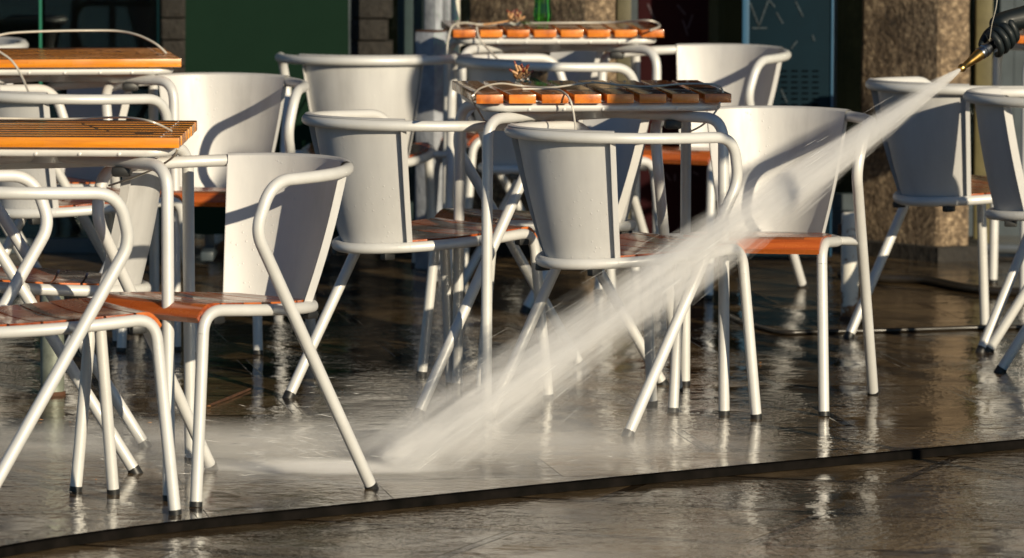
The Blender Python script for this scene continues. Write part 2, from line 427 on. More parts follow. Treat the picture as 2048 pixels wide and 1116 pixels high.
    for s in (1, -1):   # flanges
        tt = C['phi']*s; nrm = Vector((-math.cos(R(14)), s*math.sin(R(14)), 0)); tang = Vector((math.sin(abs(tt)), s*math.cos(tt), 0))
        L = []
        for j in range(NV+1):
            v = .02+.95*j/NV; p = pt(s, v, 0)
            L.append([bm.verts.new(p), bm.verts.new(p+nrm*.022), bm.verts.new(p+nrm*.022+tang*.0018), bm.verts.new(p+tang*.0018)])
        for j in range(NV):
            for k in range(4): bm.faces.new((L[j][k], L[j][(k+1) % 4], L[j+1][(k+1) % 4], L[j+1][k]))
        bm.faces.new(L[0]); bm.faces.new(L[-1])
    obj('backrest', bm, M['shell'], root, angle=35)
    # seat of six cross slats, the front one rolled down
    bm = bmesh.new(); x0 = -.165; x1 = .262; ns = 6; wd = (x1-x0)/ns
    for k in range(ns):
        xa, xb = x0+k*wd+.003, x0+(k+1)*wd-.003
        nx, ny = (6 if k == ns-1 else 3), 8; rows = []
        for i in range(nx+1):
            row = []
            for j in range(ny+1):
                x = xa+(xb-xa)*i/nx; e = j/ny*2-1
                if x < C['xs']: hw = C['Rsy']*math.sqrt(max(.0, 1-((x-C['xs'])/C['Rs'])**2))-.016
                else: hw = C['Rsy']-.016+.014*min(1, (x-C['xs'])/.06)+(C['ws']-C['Rsy'])*(x-C['xs'])/(C['xf']-C['xs'])
                z = ring_z(x)+.0165-.008*(1-e*e)*math.sin(math.pi*(x-x0)/(x1-x0))
                if k == ns-1: q = max(0, (x-xa)/(xb-xa)-.35)/.65; z -= .034*q*q; hw -= .0
                row.append((x, e*hw, z))
            rows.append(row)
        V = [[(bm.verts.new(p), bm.verts.new((p[0]-(.010 if k == ns-1 and i == nx else 0), p[1], p[2]-.013))) for p in row] for i, row in enumerate(rows)]
        for i in range(nx):
            for j in range(ny):
                bm.faces.new((V[i][j][0], V[i+1][j][0], V[i+1][j+1][0], V[i][j+1][0])); bm.faces.new((V[i][j][1], V[i+1][j][1], V[i+1][j+1][1], V[i][j+1][1]))
        for j in range(ny):
            for i in (0, nx): bm.faces.new((V[i][j][0], V[i][j+1][0], V[i][j+1][1], V[i][j][1]))
        for i in range(nx):
            for j in (0, ny): bm.faces.new((V[i][j][0], V[i+1][j][0], V[i+1][j][1], V[i][j][1]))
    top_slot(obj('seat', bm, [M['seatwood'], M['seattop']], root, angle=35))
    return root
CH = dict(
 A=(-0.6681, 13.4779, 227.90, 'silver chair facing left beside the near table, its rear leg standing in the spray'),
 M=(0.2848, 14.8548, 41.50, 'silver chair seen from behind under the middle table, water jet crossing its legs'),
 L=(-0.2438, 15.2858, 41.41, 'silver chair seen from behind, left of the middle table'),
 B=(0.6591, 15.2647, 259.67, 'silver chair facing the camera behind the water jet, right of the middle table'),
 C2=(-1.0877, 13.0626, 24.45, 'nearest silver chair at bottom left, facing right, its back outside the picture'),
 C3=(-1.1177, 14.0021, 181.19, 'silver chair under the near left table, seen exactly side on'),
 C4=(-1.2269, 16.3407, 37.91, 'silver chair seen from behind between the two left tables'),
 C5=(-0.8679, 16.7070, 262.06, 'silver chair facing the camera below the dark green board, arm shadow across its back'),
 U=(0.0927, 15.8076, 204.50, 'silver chair behind the middle table with blue shaded back turned to the right'),
 C6=(-0.4536, 18.2468, 88.11, 'silver chair with its back squarely to the camera, beside the grey timber post'),
 C9=(0.5801, 18.4110, 240.00, 'silver chair facing the camera in front of the teal panel'),
 C7=(0.1376, 18.0037, 24.37, 'silver chair seen from behind under the far table that holds the green bottle'),
 R=(1.3189, 16.8804, 42.44, 'silver chair in front of the right stone pillar, its outer back half in shadow'),
 R2=(1.5705, 16.2729, -1.03, 'silver chair cut by the right edge of the picture, below the gloved hand'),
 C10=(-1.3849, 17.0600, 212.0, 'silver chair with shaded back half hidden under the far left table'),
 C11=(-1.86, 18.75, 215.0, 'silver chair just showing its rim behind the far left table at the picture edge'),
 C12=(0.02, 19.1, 204.0, 'silver chair mostly hidden behind the far table, only pieces showing under the tabletop'),
)
chair0 = make_chair(); first = True
for k, (x, y, th, lab) in CH.items():
    c = chair0 if first else copy_tree(chair0); first = False
    c.location = (x, y, 0); c.rotation_euler = (0, 0, R(th)); tag(c, lab, 'chair', 'silver cafe chairs on the wet terrace')

# ---------------------------------------------------------------- tables
ZT = .823; TW, TD = .6583, .5982; ST = .024
def make_table(along_x):
    root = empty('cafe_table', (0, 0, 0)); mat = M['tablewoodx'] if along_x else M['tablewood']
    bm = bmesh.new(); n = 8
    L, Wd = (TW, TD) if along_x else (TD, TW)
    pitch = (Wd+.012)/n; wdt = pitch-.014
    for k in range(n):
        c = -Wd/2+wdt/2+k*(Wd-wdt)/(n-1)
        j = random.uniform(-.0012, .0012)
        if along_x: box(bm, (j, c, ZT-ST/2), (TW, wdt, ST), bev=.0028)
        else: box(bm, (c, j, ZT-ST/2), (wdt, TD, ST), bev=.0028)
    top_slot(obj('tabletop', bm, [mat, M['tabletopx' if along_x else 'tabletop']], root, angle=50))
    bm = bmesh.new()
    for k in range(n):
        c = -Wd/2+wdt/2+k*(Wd-wdt)/(n-1)
        for e in (-L/2+.045, L/2-.045):
            lathe(bm, [(.0042, 0), (.0042, .0009), (.002, .0014)], 8, Matrix.Translation((e, c, ZT-.0002) if along_x else (c, e, ZT-.0002)))
    obj('screws', bm, M['steel'], root)
    # perimeter frame
    bm = bmesh.new(); a, b = TW/2-.028, TD/2-.03; z = ZT-ST-.0115
    loop = fillet([(0, -b, z), (a, -b, z), (a, b, z), (-a, b, z), (-a, -b, z), (0, -b, z)], [.05]*4, 6)
    tube(bm, loop, .0112, 12)
    for x in (-.19, -.1, 0, .1, .19):
        for s in (-1, 1): lathe(bm, [(.004, 0), (.004, .002), (.002, .003)], 8, Matrix.Translation((x, s*(b+.0105), z-.004)) @ Matrix.Rotation(-s*math.pi/2, 4, 'X'))
    obj('top_frame', bm, M['paint'], root)
    z2 = z-.0112-RT-.001
    lw, ld = .3072, .352
    for sx in (-1, 1):
        for sy in (-1, 1):
            pts = fillet([(sx*lw, sy*ld, 0), (sx*(lw-.004), sy*(ld-.02), z2), (sx*.03, sy*.03, z2)], [.062], 9)
            Q, P = pts[0], pts[1]; d = (Q-P).normalized(); pts[0] = Q-d*.011
            bm = bmesh.new(); tube(bm, pts, RT, 16); l = obj('leg', bm, M['paint'], root)
            bm = bmesh.new(); tube(bm, [Q-d*.012, Q], RT+.0008, 14); obj('rubber_foot', bm, M['rubber'], l)
    bm = bmesh.new(); lathe(bm, [(.05, z2-RT-.004), (.055, z2-RT-.002), (.055, z2+RT), (.05, z2+RT+.002)], 20)
    for ang in (0, math.pi/2): box(bm, (0, 0, z2+RT+.006), (.5 if ang == 0 else .03, .03 if ang == 0 else .5, .006))
    obj('hub', bm, M['paint'], root)
    for sx in (-1, 1):
        for sy in (-1, 1):
            bm = bmesh.new(); box(bm, (sx*.19, sy*.215, z2-RT-.008), (.045, .03, .024), bev=.008); obj('bumper', bm, M['rubber'], root)
    return root
TB = {'T3': (0.1999, 15.2769, 6.57, 0, 'slatted wooden table in the middle with dried pods and a thin cable on top'),
      'T4': (0.1197, 18.544, 4.39, 0, 'farthest slatted wooden table, carrying the green glass bottle'),
      'T1': (-1.0808, 13.6086, -.85, 1, 'near left table with golden slats running sideways, cable arching over its corner'),
      'T2': (-1.3037, 16.7976, 8.48, 1, 'far left table with golden slats below the glass screens')}
protoT = {}
for k, (x, y, th, ax, lab) in TB.items():
    if ax not in protoT: protoT[ax] = t_ = make_table(bool(ax))
    else: t_ = copy_tree(protoT[ax])
    t_.location = (x, y, 0); t_.rotation_euler = (0, 0, R(th)); tag(t_, lab, 'table', 'slatted cafe tables')
# fifth table at the right edge of the picture
t5 = copy_tree(protoT[0]); p = atY(2028, 112, 17.9); t5.location = (p.x+TW/2, 18.3, 0); t5.rotation_euler = (0, 0, R(3))
tag(t5, 'slatted table just entering the picture at the right edge behind the gloved hand', 'table', 'slatted cafe tables')
# ---------------------------------------------------------------- security cables lying over the tables
def cable(label, pts, r=.0026):
    P = smooth_curve([Vector(p) for p in pts], 8)
    bm = bmesh.new(); tube(bm, P, r, 8)
    tag(obj('security_cable', bm, M['cable']), label, 'cable', 'thin cables tying the tables')
z = ZT+.004
cable('thin grey cable snaking across the middle table slats',
      [at(968, 240, ZT-.09), at(948, 205, ZT-.03), at(946, 192, z+.004), at(962, 176, z+.01), at(1000, 167, z+.012), at(1045, 172, z), at(1100, 175, z), at(1150, 169, z+.008), at(1190, 165, z+.01), at(1240, 170, z), at(1300, 173, z), at(1360, 168, z+.006), at(1420, 168, z+.008), at(1440, 174, z+.002), at(1446, 184, z)])
cable('short cable falling over the front edge of the middle table onto the chair rim',
      [at(1045, 178, z), at(1085, 178, z), at(1118, 180, z+.004), atY(1138, 196, 14.94), atY(1147, 225, 14.93), atY(1152, 268, 14.9)])
cable('cable hanging below the right corner of the middle table',
      [atY(1440, 205, 15.0), atY(1430, 225, 15.02), atY(1405, 250, 15.05), atY(1378, 264, 15.1)])
cable('pale cable lying along the far table in front of the green bottle',
      [atY(893, 118, 18.15), atY(896, 80, 18.2), atY(905, 52, 18.25), at(925, 46, z+.01), at(945, 47, z+.005), at(960, 49, z), at(1040, 47, z), at(1120, 46, z+.004), at(1220, 45, z+.006), at(1290, 41, z+.02), at(1312, 45, z+.014), at(1319, 53, z+.004), at(1302, 60, z)], .0034)
cable('cable dropping from the far table onto the chair rim below',
      [atY(953, 55, 18.25), atY(958, 75, 18.22), atY(970, 92, 18.2), atY(998, 121, 18.1)], .0034)
cable('pale cable arching over the back corner of the near left table',
      [at(-60, 236, z+.01), at(30, 237, z+.004), at(110, 238, z+.004), at(170, 237, z+.008), at(215, 235, z+.02), at(250, 235, z+.03), at(290, 240, z+.03), at(318, 249, z+.02), at(343, 262, z)])
cable('cable end looped under the right corner of the near left table',
      [atY(356, 298, 13.42), atY(347, 313, 13.45), atY(330, 326, 13.5), atY(312, 336, 13.6), atY(270, 354, 13.75), atY(218, 371, 13.9)])
cable('pale cable in a tall arc above the far left table',
      [atY(-60, 84, 16.7), atY(0, 70, 16.7), atY(35, 65, 16.75), atY(110, 62, 16.8), atY(180, 61, 16.85), atY(235, 62, 16.85), atY(275, 70, 16.8), atY(312, 88, 16.75), at(333, 107, z)], .0032)
cable('cable running from the far left table down over the chair arm',
      [atY(-30, 85, 16.45), atY(0, 104, 16.42), atY(24, 122, 16.4), atY(42, 150, 16.38), atY(58, 186, 16.3)], .0032)
# ---------------------------------------------------------------- things on the tables
p = at(1085, 44, ZT); root = empty('bottle', (p.x, p.y, ZT+.0005)); tag(root, 'green glass bottle with a narrow waist standing on the far table', 'bottle')
bm = bmesh.new(); lathe(bm, [(.026, 0), (.0295, .004), (.030, .03), (.0265, .055), (.0255, .07), (.028, .085), (.0295, .11), (.029, .13), (.024, .15), (.016, .175), (.0125, .20), (.0125, .235), (.014, .238), (.014, .245)], 28)
obj('bottle_body', bm, M['bottle'], root)
def pods(name, u, v, label, n, stick):
    p = at(u, v, ZT); root = empty(name, (p.x, p.y, ZT)); tag(root, label, 'dried plant', 'dried plant pieces on the tables')
    bm = bmesh.new(); lathe(bm, [(.012, .0008), (.017, .003), (.019, .02), (.015, .028), (.012, .03)], 16); obj('glass_bud', bm, M['clear'], root)
    b1 = bmesh.new(); b2 = bmesh.new(); b3 = bmesh.new()
    for k in range(n):
        a = random.uniform(0, 6.28); e = random.uniform(.35, 1.45); d = Vector((math.cos(a)*math.cos(e), math.sin(a)*math.cos(e), math.sin(e)))
        o = Vector((random.uniform(-.02, .012), random.uniform(-.01, .01), random.uniform(.010, .024))); L = random.uniform(.014, .032)
        tube(b1, [o, o+d*L*.5, o+d*L], [.003, .0045, .003], 7)
        if k % 2: tube(b2, [o+d*L*.95, o+d*(L+.006), o+d*(L+.009)], [.0032, .0032, .0012], 7)
    for k in range(9):
        a = random.uniform(-1.2, 1.2); L = random.uniform(.02, .05)
        tube(b3, [(.015, 0, .006), (.015+math.cos(a)*L*.5, math.sin(a)*L*.5, .012), (.015+math.cos(a)*L, math.sin(a)*L, .004)], [.001, .0016, .0006], 5)
    if stick: tube(b1, [(-.10, -.01, .004), (-.04, 0, .012), (0, 0, .02)], .003, 6)
    obj('pods', b1, M['pod'], root); obj('pod_tips', b2, M['podtip'], root); obj('sprigs', b3, M['leafgreen'], root)
pods('dried_pods', 1046, 166, 'spiky brown dried pods in a glass bud on the middle table', 26, False)
pods('dried_pods', 1030, 52, 'dried twig and pods lying left of the green bottle', 16, True)

# invented closed parasol, added out of view sunward to shade the middle table
root = empty('added_parasol', (1.91, 12.78, 0)); tag(root, 'furled canvas parasol added out of view on the right to shade half of the middle table', 'parasol')
bm = bmesh.new(); tube(bm, [(0, 0, .03), (0, 0, 2.0)], .017, 14); obj('pole', bm, M['paint'], root)
bm = bmesh.new(); lathe(bm, [(.04, 0), (.22, .01), (.22, .05), (.05, .07)], 28, mi=0); obj('base', bm, M['edge'], root)
bm = bmesh.new(); prof = [(.17, 1.47), (.19, 1.52), (.18, 1.62), (.15, 1.75), (.08, 1.88), (.02, 1.96)]
lathe(bm, prof, 40)
for v_ in bm.verts:
    a_ = math.atan2(v_.co.y, v_.co.x); q = 1+.12*math.cos(8*a_)
    v_.co.x *= q; v_.co.y *= q
obj('canopy', bm, plain('added_parasol_canvas', (.30, .27, .22), .9, var=.1), root)

# ---------------------------------------------------------------- bollards and posts
def bollard(u, v, rpx, zt, label, mat, name='bollard'):
    p = at(u, v, 0); r = rpx/(F/p.y)
    root = empty(name, (p.x, p.y+r, 0)); tag(root, label, 'bollard', 'old pipe bollards')
    bm = bmesh.new(); lathe(bm, [(r*1.0, 0), (r, .02), (r, zt-.012), (r*.97, zt-.004), (r*.86, zt)], 24); obj('post', bm, mat, root)
    bm = bmesh.new(); lathe(bm, [(r*1.12, .0), (r*1.12, .006), (r*1.02, .010)], 24); obj('base_ring', bm, M['rust'], root)
    bm = bmesh.new(); box(bm, (-r*1.15, 0, zt-.05), (r*.5, r*.5, .03), bev=.003); obj('lug', bm, M['rust'], root)
bollard(1700, 640, 18, .32, 'rusty white pipe bollard standing between the chairs on the right', M['bollard'])
bollard(431, 512, 17, .34, 'white bollard with a big rust blotch behind the chair under the green board', M['bollard'])
bollard(103, 792, 24, .30, 'greenish pipe bollard under the near left chairs', plain('galvanised_post', (.20, .22, .18), .5, .3, var=.4, scale=25))
# square timber posts
def post(u0, u1, v, zt, depth, ang, label, name, mat, Y=None):
    p = atY((u0+u1)/2, v, Y); wd = (u1-u0)/(F/Y)
    root = empty(name, (p.x, Y, 0)); tag(root, label, 'post')
    bm = bmesh.new(); a = R(ang); s = wd/(abs(math.cos(a))+abs(math.sin(a))*.8)
    box(bm, (0, depth/2, zt/2), (s, s*.8, zt), rz=a, bev=.006); obj('shaft', bm, mat, root)
    return root, s
r_, s = post(829, 893, 100, .775, .1, -38, 'short grey painted timber post with a worn top, left of the white pipe', 'timber_post', M['bluewood'], 19.0)
bm = bmesh.new(); box(bm, (0, .05, .777), (s*.96, s*.76, .006), rz=R(-38), bev=.002); obj('worn_top', bm, M['rust'], r_)
post(846, 886, 40, 3.2, .1, -36, 'tall grey timber post rising behind the short one', 'timber_post', M['bluewood'], 19.35)
post(884, 902, 40, 3.2, .1, -20, 'narrow pale timber post next to the white pipe', 'timber_post', M['bluewood'], 19.4)
p = atY(911, 50, 19.2); r = 9/(F/19.2)
root = empty('drain_pipe', (p.x, 19.2, 0)); tag(root, 'white painted drain pipe at the left edge of the middle stone pillar', 'pipe')
bm = bmesh.new(); tube(bm, [(0, 0, .0), (0, 0, 3.4)], r, 16); obj('pipe', bm, plain('white_pipe_paint', (.62, .58, .50), .5, var=.12, scale=30), root)
bm = bmesh.new(); tube(bm, [(0, 0, .95), (0, 0, 1.0)], r*1.2, 16); obj('clamp', bm, M['rust'], root)

# stone pillars: left face turned away from the sun, right face towards it
def pillar(u0, um, u1, Y, label):
    pm = atY(um, 300, Y); s = F/Y
    xl = pm.x-(um-u0)/s; xr = pm.x+(u1-um)/s
    dl = (um-u0)/s*math.tan(R(50)); dr = (u1-um)/s*math.tan(R(22))
    root = empty('stone_pillar', (pm.x, Y, 0)); tag(root, label, 'pillar', 'rough granite pillars of the facade')
    poly = [(0, 0), (xr-pm.x, dr), (xr-pm.x-.02, dr+.35), (xl-pm.x+.02, dl+.3), (xl-pm.x, dl)]
    bm = bmesh.new(); prism(bm, poly, 0, 3.6)
    bmesh.ops.subdivide_edges(bm, edges=[e for e in bm.edges if abs(e.verts[0].co.z-e.verts[1].co.z) > 1], cuts=30)
    bmesh.ops.bevel(bm, geom=[e for e in bm.edges if abs(e.verts[0].co.x-e.verts[1].co.x) < .001 and abs(e.verts[0].co.z-e.verts[1].co.z) > .01], offset=.008, segments=1, affect='EDGES')
    rr = random.Random(3)
    for vv in bm.verts: vv.co += Vector((rr.uniform(-.003, .003), rr.uniform(-.003, .003), 0))
    obj('shaft', bm, M['granite'], root, angle=16)
    bm = bmesh.new(); x0, x1 = xl-pm.x-.05, xr-pm.x+.05
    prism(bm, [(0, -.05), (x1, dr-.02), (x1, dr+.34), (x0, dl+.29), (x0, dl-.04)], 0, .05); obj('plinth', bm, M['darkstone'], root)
pillar(934, 1172, 1232, 19.35, 'rough granite pillar behind the far table with the green bottle')
pillar(1732, 1876, 1940, 19.4, 'rough granite pillar behind the nozzle on the right')

# facade building with openings
bld = empty('cafe_building', (0, 21, 0)); tag(bld, 'cafe frontage with dark shop windows behind the terrace', 'building')
def part(name, f, mat, par=bld, **k):
    bm = bmesh.new(); f(bm); return obj(name, bm, mat, par, **k)
def wbox(bm, x0, x1, y0, y1, z0, z1, **k): box(bm, ((x0+x1)/2, (y0+y1)/2-21, (z0+z1)/2), (x1-x0, y1-y0, z1-z0), **k)
part('back_wall', lambda b: wbox(b, -9, 9, 24.5, 24.7, 0, 3.6), M['brown'], smooth=False)
part('upper_wall', lambda b: wbox(b, -9, 9, 20.4, 20.7, 3.0, 16), M['render'], smooth=False)
part('side_wall', lambda b: (wbox(b, -9.3, -5.2, 20.4, 20.7, 0, 3.0), wbox(b, 4.6, 9, 20.4, 20.7, 0, 3.0)), M['render'], smooth=False)
part('floor_slab', lambda b: wbox(b, -9, 9, 20.75, 24.5, 0.0, .06), M['interior'], smooth=False)
part('ceiling', lambda b: wbox(b, -9, 9, 20.75, 24.5, 2.95, 3.0), M['interior'], smooth=False)
part('sill', lambda b: wbox(b, -5.2, 4.6, 20.42, 20.62, 0, .085), M['frame'], smooth=False)
x = -5.2
xs_ = [-5.2, -2.45, -.58, .44, 1.08, 1.75, 3.2, 4.6]
for i in range(len(xs_)-1):
    xa, xb = xs_[i], xs_[i+1]
    fr_ = part('window', lambda b: (wbox(b, xa, xa+.05, 20.46, 20.54, .085, 3.0), wbox(b, xb-.05, xb-.002, 20.46, 20.54, .085, 3.0), wbox(b, xa+.05, xb-.05, 20.46, 20.54, .085, .14), wbox(b, xa+.05, xb-.05, 20.46, 20.54, 2.94, 3.0)), M['frame'], smooth=False)
    part('pane', lambda b: wbox(b, xa+.05, xb-.05, 20.495, 20.503, .14, 2.94), M['glass'], par=fr_, smooth=False)
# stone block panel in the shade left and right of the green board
def wall_block(u0, u1, Y, label, name='stone_block_wall'):
    a = atY(u0, 50, Y); b_ = atY(u1, 50, Y); root = empty(name, (a.x, Y, 0)); tag(root, label, 'wall')
    bm = bmesh.new(); z = 0; k = 0; W = b_.x-a.x; rr = random.Random(int(u0))
    while z < 3.0:
        h = rr.choice((.075, .09, .11)); x = 0
        while x < W-.02:
            ww = min(rr.uniform(.12, .3), W-x); box(bm, (x+ww/2, .06+rr.uniform(-.006, .006), z+h/2), (ww-.005, .12, h-.005), bev=.004); x += ww
        z += h
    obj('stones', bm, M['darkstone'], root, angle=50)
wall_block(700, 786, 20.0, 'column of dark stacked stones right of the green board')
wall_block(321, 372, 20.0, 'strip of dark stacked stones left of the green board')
# interior furniture seen dimly through the glass
root = empty('wooden_cupboard', (-2.1, 22.2, .06)); tag(root, 'dark brown wooden cupboard indoors behind the left glass screens', 'cupboard')
bm = bmesh.new(); box(bm, (0, 0, .95), (1.5, .45, 1.9), bev=.01); obj('carcass', bm, plain('dark_cupboard_wood', (.07, .035, .018), .5, var=.5, scale=5), root)
for xx in (-.5, 0, .5):
    bm = bmesh.new(); box(bm, (xx, -.235, .95), (.44, .02, 1.7), bev=.006); obj('door', bm, plain('cupboard_door_wood', (.10, .05, .025), .4, var=.5, scale=6), root)

# frameless glass screens with green edges at the left
for i, (u0, u1, lab) in enumerate(((-150, 83, 'left frameless glass screen, its green edge above the far left table'), (86, 318, 'right frameless glass screen, its green edge left of the stone strip'))):
    Y = 19.6; a = atY(u0, 50, Y); b_ = atY(u1, 50, Y); root = empty('glass_screen', (a.x, Y, 0)); tag(root, lab, 'glass screen', 'glass screens at the left')
    W = b_.x-a.x
    bm = bmesh.new(); box(bm, (W/2, 0, 1.05), (W-.012, .010, 2.0)); obj('pane', bm, M['glass'], root, smooth=False)
    bm = bmesh.new(); box(bm, (W-.003, 0, 1.05), (.008, .0125, 2.0)); obj('edge', bm, M['glassedge'], root, smooth=False)
    bm = bmesh.new(); box(bm, (W/2, 0, .025), (W, .04, .05), bev=.003); obj('rail', bm, M['frame'], root, smooth=False)

# dark green board
Y = 18.95; a = atY(368, 146, Y); b_ = atY(697, 105, Y); s = F/Y
root = empty('green_board', ((a.x+b_.x)/2, Y, 0)); tag(root, 'big plain dark green board with slightly bowed sides behind the chairs', 'board')
bm = bmesh.new(); hw = (b_.x-a.x)/2; pts = []
zb = .12; zt = 1.75
for k in range(13): q = k/12; pts.append((-hw+.010*math.sin(q*math.pi*.9)*0-.0+.012*q, zb+.04+(zt-zb-.08)*q))
pts += [(-hw+.05, zt), (hw-.06, zt)]
for k in range(13): q = 1-k/12; pts.append((hw-.016*abs(q-.35), zb+.04+(zt-zb-.08)*q))
pts += [(hw-.04, zb), (-hw+.04, zb)]
fa = [bm.verts.new((x, 0, z)) for x, z in pts]; fb = [bm.verts.new((x, .03, z)) for x, z in pts]
bm.faces.new(fa); bm.faces.new(fb[::-1])
for i in range(len(pts)): bm.faces.new((fa[i], fa[(i+1) % len(pts)], fb[(i+1) % len(pts)], fb[i]))
obj('panel', bm, M['green'], root, smooth=False)
for s_ in (-1, 1):
    bm = bmesh.new(); box(bm, (s_*hw*.7, .02, .06), (.04, .3, .03), bev=.004); box(bm, (s_*hw*.7, .045, .35), (.03, .025, .62), bev=.003); obj('stand', bm, M['frame'], root)

# teal cabinet panel with louvres
def panel(name, u0, u1, Y, h, mat, label, cat, depth=.06):
    a = atY(u0, 100, Y); b_ = atY(u1, 100, Y); root = empty(name, ((a.x+b_.x)/2, Y, 0)); tag(root, label, cat)
    bm = bmesh.new(); box(bm, (0, depth/2, h/2+.02), (b_.x-a.x, depth, h), bev=.004); obj('body', bm, mat, root); return root, b_.x-a.x
Yt = 19.35
root, wd = panel('teal_cabinet', 1498, 1662, Yt, 1.9, M['teal'], 'teal metal cabinet door with louvres and scratched letters behind the far right chair', 'cabinet')
x0 = root.location.x
bm = bmesh.new()
for side, ww, sl in ((1, .008, 0), (-1, .022, .0)):
    box(bm, (side*(wd/2+ww/2), .028, .97), (ww, .07, 1.9), bev=.002)
obj('frame_edge', bm, M['tealedge'], root)
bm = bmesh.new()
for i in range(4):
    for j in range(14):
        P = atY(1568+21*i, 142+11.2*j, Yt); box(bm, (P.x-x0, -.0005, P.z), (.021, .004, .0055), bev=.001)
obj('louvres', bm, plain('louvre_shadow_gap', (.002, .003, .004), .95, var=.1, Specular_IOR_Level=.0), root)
bm = bmesh.new()
def stroke(bm, p0, p1, w_, x0, Y):
    A = atY(*p0, Y); B = atY(*p1, Y); d = Vector((B.x-A.x, 0, B.z-A.z)); c = (A+B)/2
    box(bm, (c.x-x0, -.002, c.z), (d.length, .002, w_), ry=-math.atan2(d.z, d.x))
for q in (((1500, 5), (1518, 52)), ((1537, 0), (1518, 52)), ((1504, 56), (1534, 56)), ((1538, 0), (1550, 14)), ((1553, 25), (1566, 47)), ((1591, 2), (1606, 33)), ((1582, 98), (1594, 82)), ((1562, 178), (1574, 205)), ((1625, 70), (1629, 82))):
    stroke(bm, *q, .006, x0, Yt)
obj('scratched_letters', bm, M['chalk'], root, smooth=False)
# maroon boards
root, wd = panel('maroon_board', 1276, 1418, 19.75, 1.75, M['maroon'], 'dark red board leaning behind the far table, right of the middle pillar', 'board', .03)
root.rotation_euler = (R(-3), 0, 0)
x0 = root.location.x
fm = plain('faded_lettering', (.05, .032, .038), .9, var=.4, scale=40)
for q in (((1296, 8), (1310, 40)), ((1355, 10), (1372, 30)), ((1366, 40), (1376, 72)), ((1386, 30), (1376, 58)), ((1330, 345), (1341, 362)), ((1350, 348), (1350, 362)), ((1374, 345), (1374, 364)), ((1386, 344), (1398, 350))):
    bm = bmesh.new(); stroke(bm, *q, .007, x0, 19.75); obj('faded_letter_stroke', bm, fm, root, smooth=False)
root, wd = panel('dark_teal_panel', 795, 846, 19.6, 2.6, M['tealdark'], 'dark teal door leaf left of the grey timber posts', 'door')
root, wd = panel('door_frame', 1952, 1985, 19.7, 2.6, plain('olive_frame_paint', (.10, .085, .035), .5, var=.3), 'olive door frame right of the right pillar', 'door frame')
root, wd = panel('door_frame', 1234, 1262, 19.7, 2.6, plain('olive_frame_paint', (.09, .08, .045), .5, var=.3), 'olive door frame strip right of the middle pillar', 'door frame')
# low metal threshold on the right
a = at(1875, 512, 0); b_ = at(2060, 525, 0); bm = bmesh.new()
tube(bm, [(a.x, a.y, .03), (b_.x+.8, b_.y, .03)], .016, 8); box(bm, ((a.x+b_.x)/2+.4, a.y+.04, .012), (b_.x-a.x+.8, .09, .024))
tag(obj('door_threshold', bm, plain('threshold_metal', (.16, .18, .20), .4, .5, var=.2)), 'grey metal threshold at the foot of the right pillar', 'threshold')

# ---------------------------------------------------------------- hoses and litter on the floor
bm = bmesh.new(); r = .007
tube(bm, smooth_curve([at(1462, 632, r), at(1490, 645, r), at(1530, 657, r), at(1570, 665, r), at(1650, 663, r), at(1760, 661, r), at(1860, 658, r), at(1960, 655, r), at(2100, 653, r), at(2400, 640, r)], 8), r, 10)
tag(obj('garden_hose', bm, M['hose']), 'thin dark wet hose lying across the paving between the right chairs', 'hose')
bm = bmesh.new(); r = .014
tube(bm, smooth_curve([at(1680, 548, r), at(1760, 556, r), at(1850, 560, r), at(1950, 578, r), at(2060, 585, r), at(2300, 592, r)], 8), r, 10)
tag(obj('garden_hose', bm, M['hose']), 'thicker black hose lying in front of the right pillar', 'hose')
def leaf(u, v, L, ang, label, mat='leafdry', flat=.0015):
    p = at(u, v, 0); bm = bmesh.new()
    pr = [(0, 0), (.3, .22), (.6, .25), (1, 0), (.6, -.2), (.3, -.2)]
    V = [bm.verts.new((x*L-L/2, y*L, .002+.12*L*abs(y)+.1*L*x*(1-x))) for x, y in pr]; W = [bm.verts.new(v_.co+Vector((0, 0, flat))) for v_ in V]
    bm.faces.new(V[::-1]); bm.faces.new(W)
    for i in range(6): bm.faces.new((V[i], V[(i+1) % 6], W[(i+1) % 6], W[i]))
    o = obj('fallen_leaf', bm, M[mat]); o.location = (p.x, p.y, 0.001); o.rotation_euler = (0, 0, ang); tag(o, label, 'leaf', 'bits of leaf litter on the wet paving')
for u, v, L, an, lb in ((417, 815, .012, .3, 'small orange leaf bit by the dark strip left of centre'), (685, 783, .014, 1, 'small red leaf bit right of the tilted chair leg'), (80, 842, .014, 0, 'small orange leaf bit at the far left, by the bollard'),
                      (140, 847, .010, 2, 'tiny orange leaf bit right of the greenish bollard'), (300, 848, .012, .6, 'brown leaf bit behind the crossed front legs'), (192, 962, .010, 1.4, 'brown crumb between the two near front legs'),
                      (1520, 728, .018, 1.5, 'pale curled leaf standing right of the middle chair front leg')):
    leaf(u, v, L, an, lb)
bm = bmesh.new(); a = at(415, 812, .004); b_ = at(500, 778, .004); tube(bm, [a, (a+b_)/2+Vector((.003, 0, 0)), b_], [.003, .004, .003], 6)
tag(obj('twig', bm, M['rust']), 'dark wet twig on the paving behind the left chair legs', 'twig')

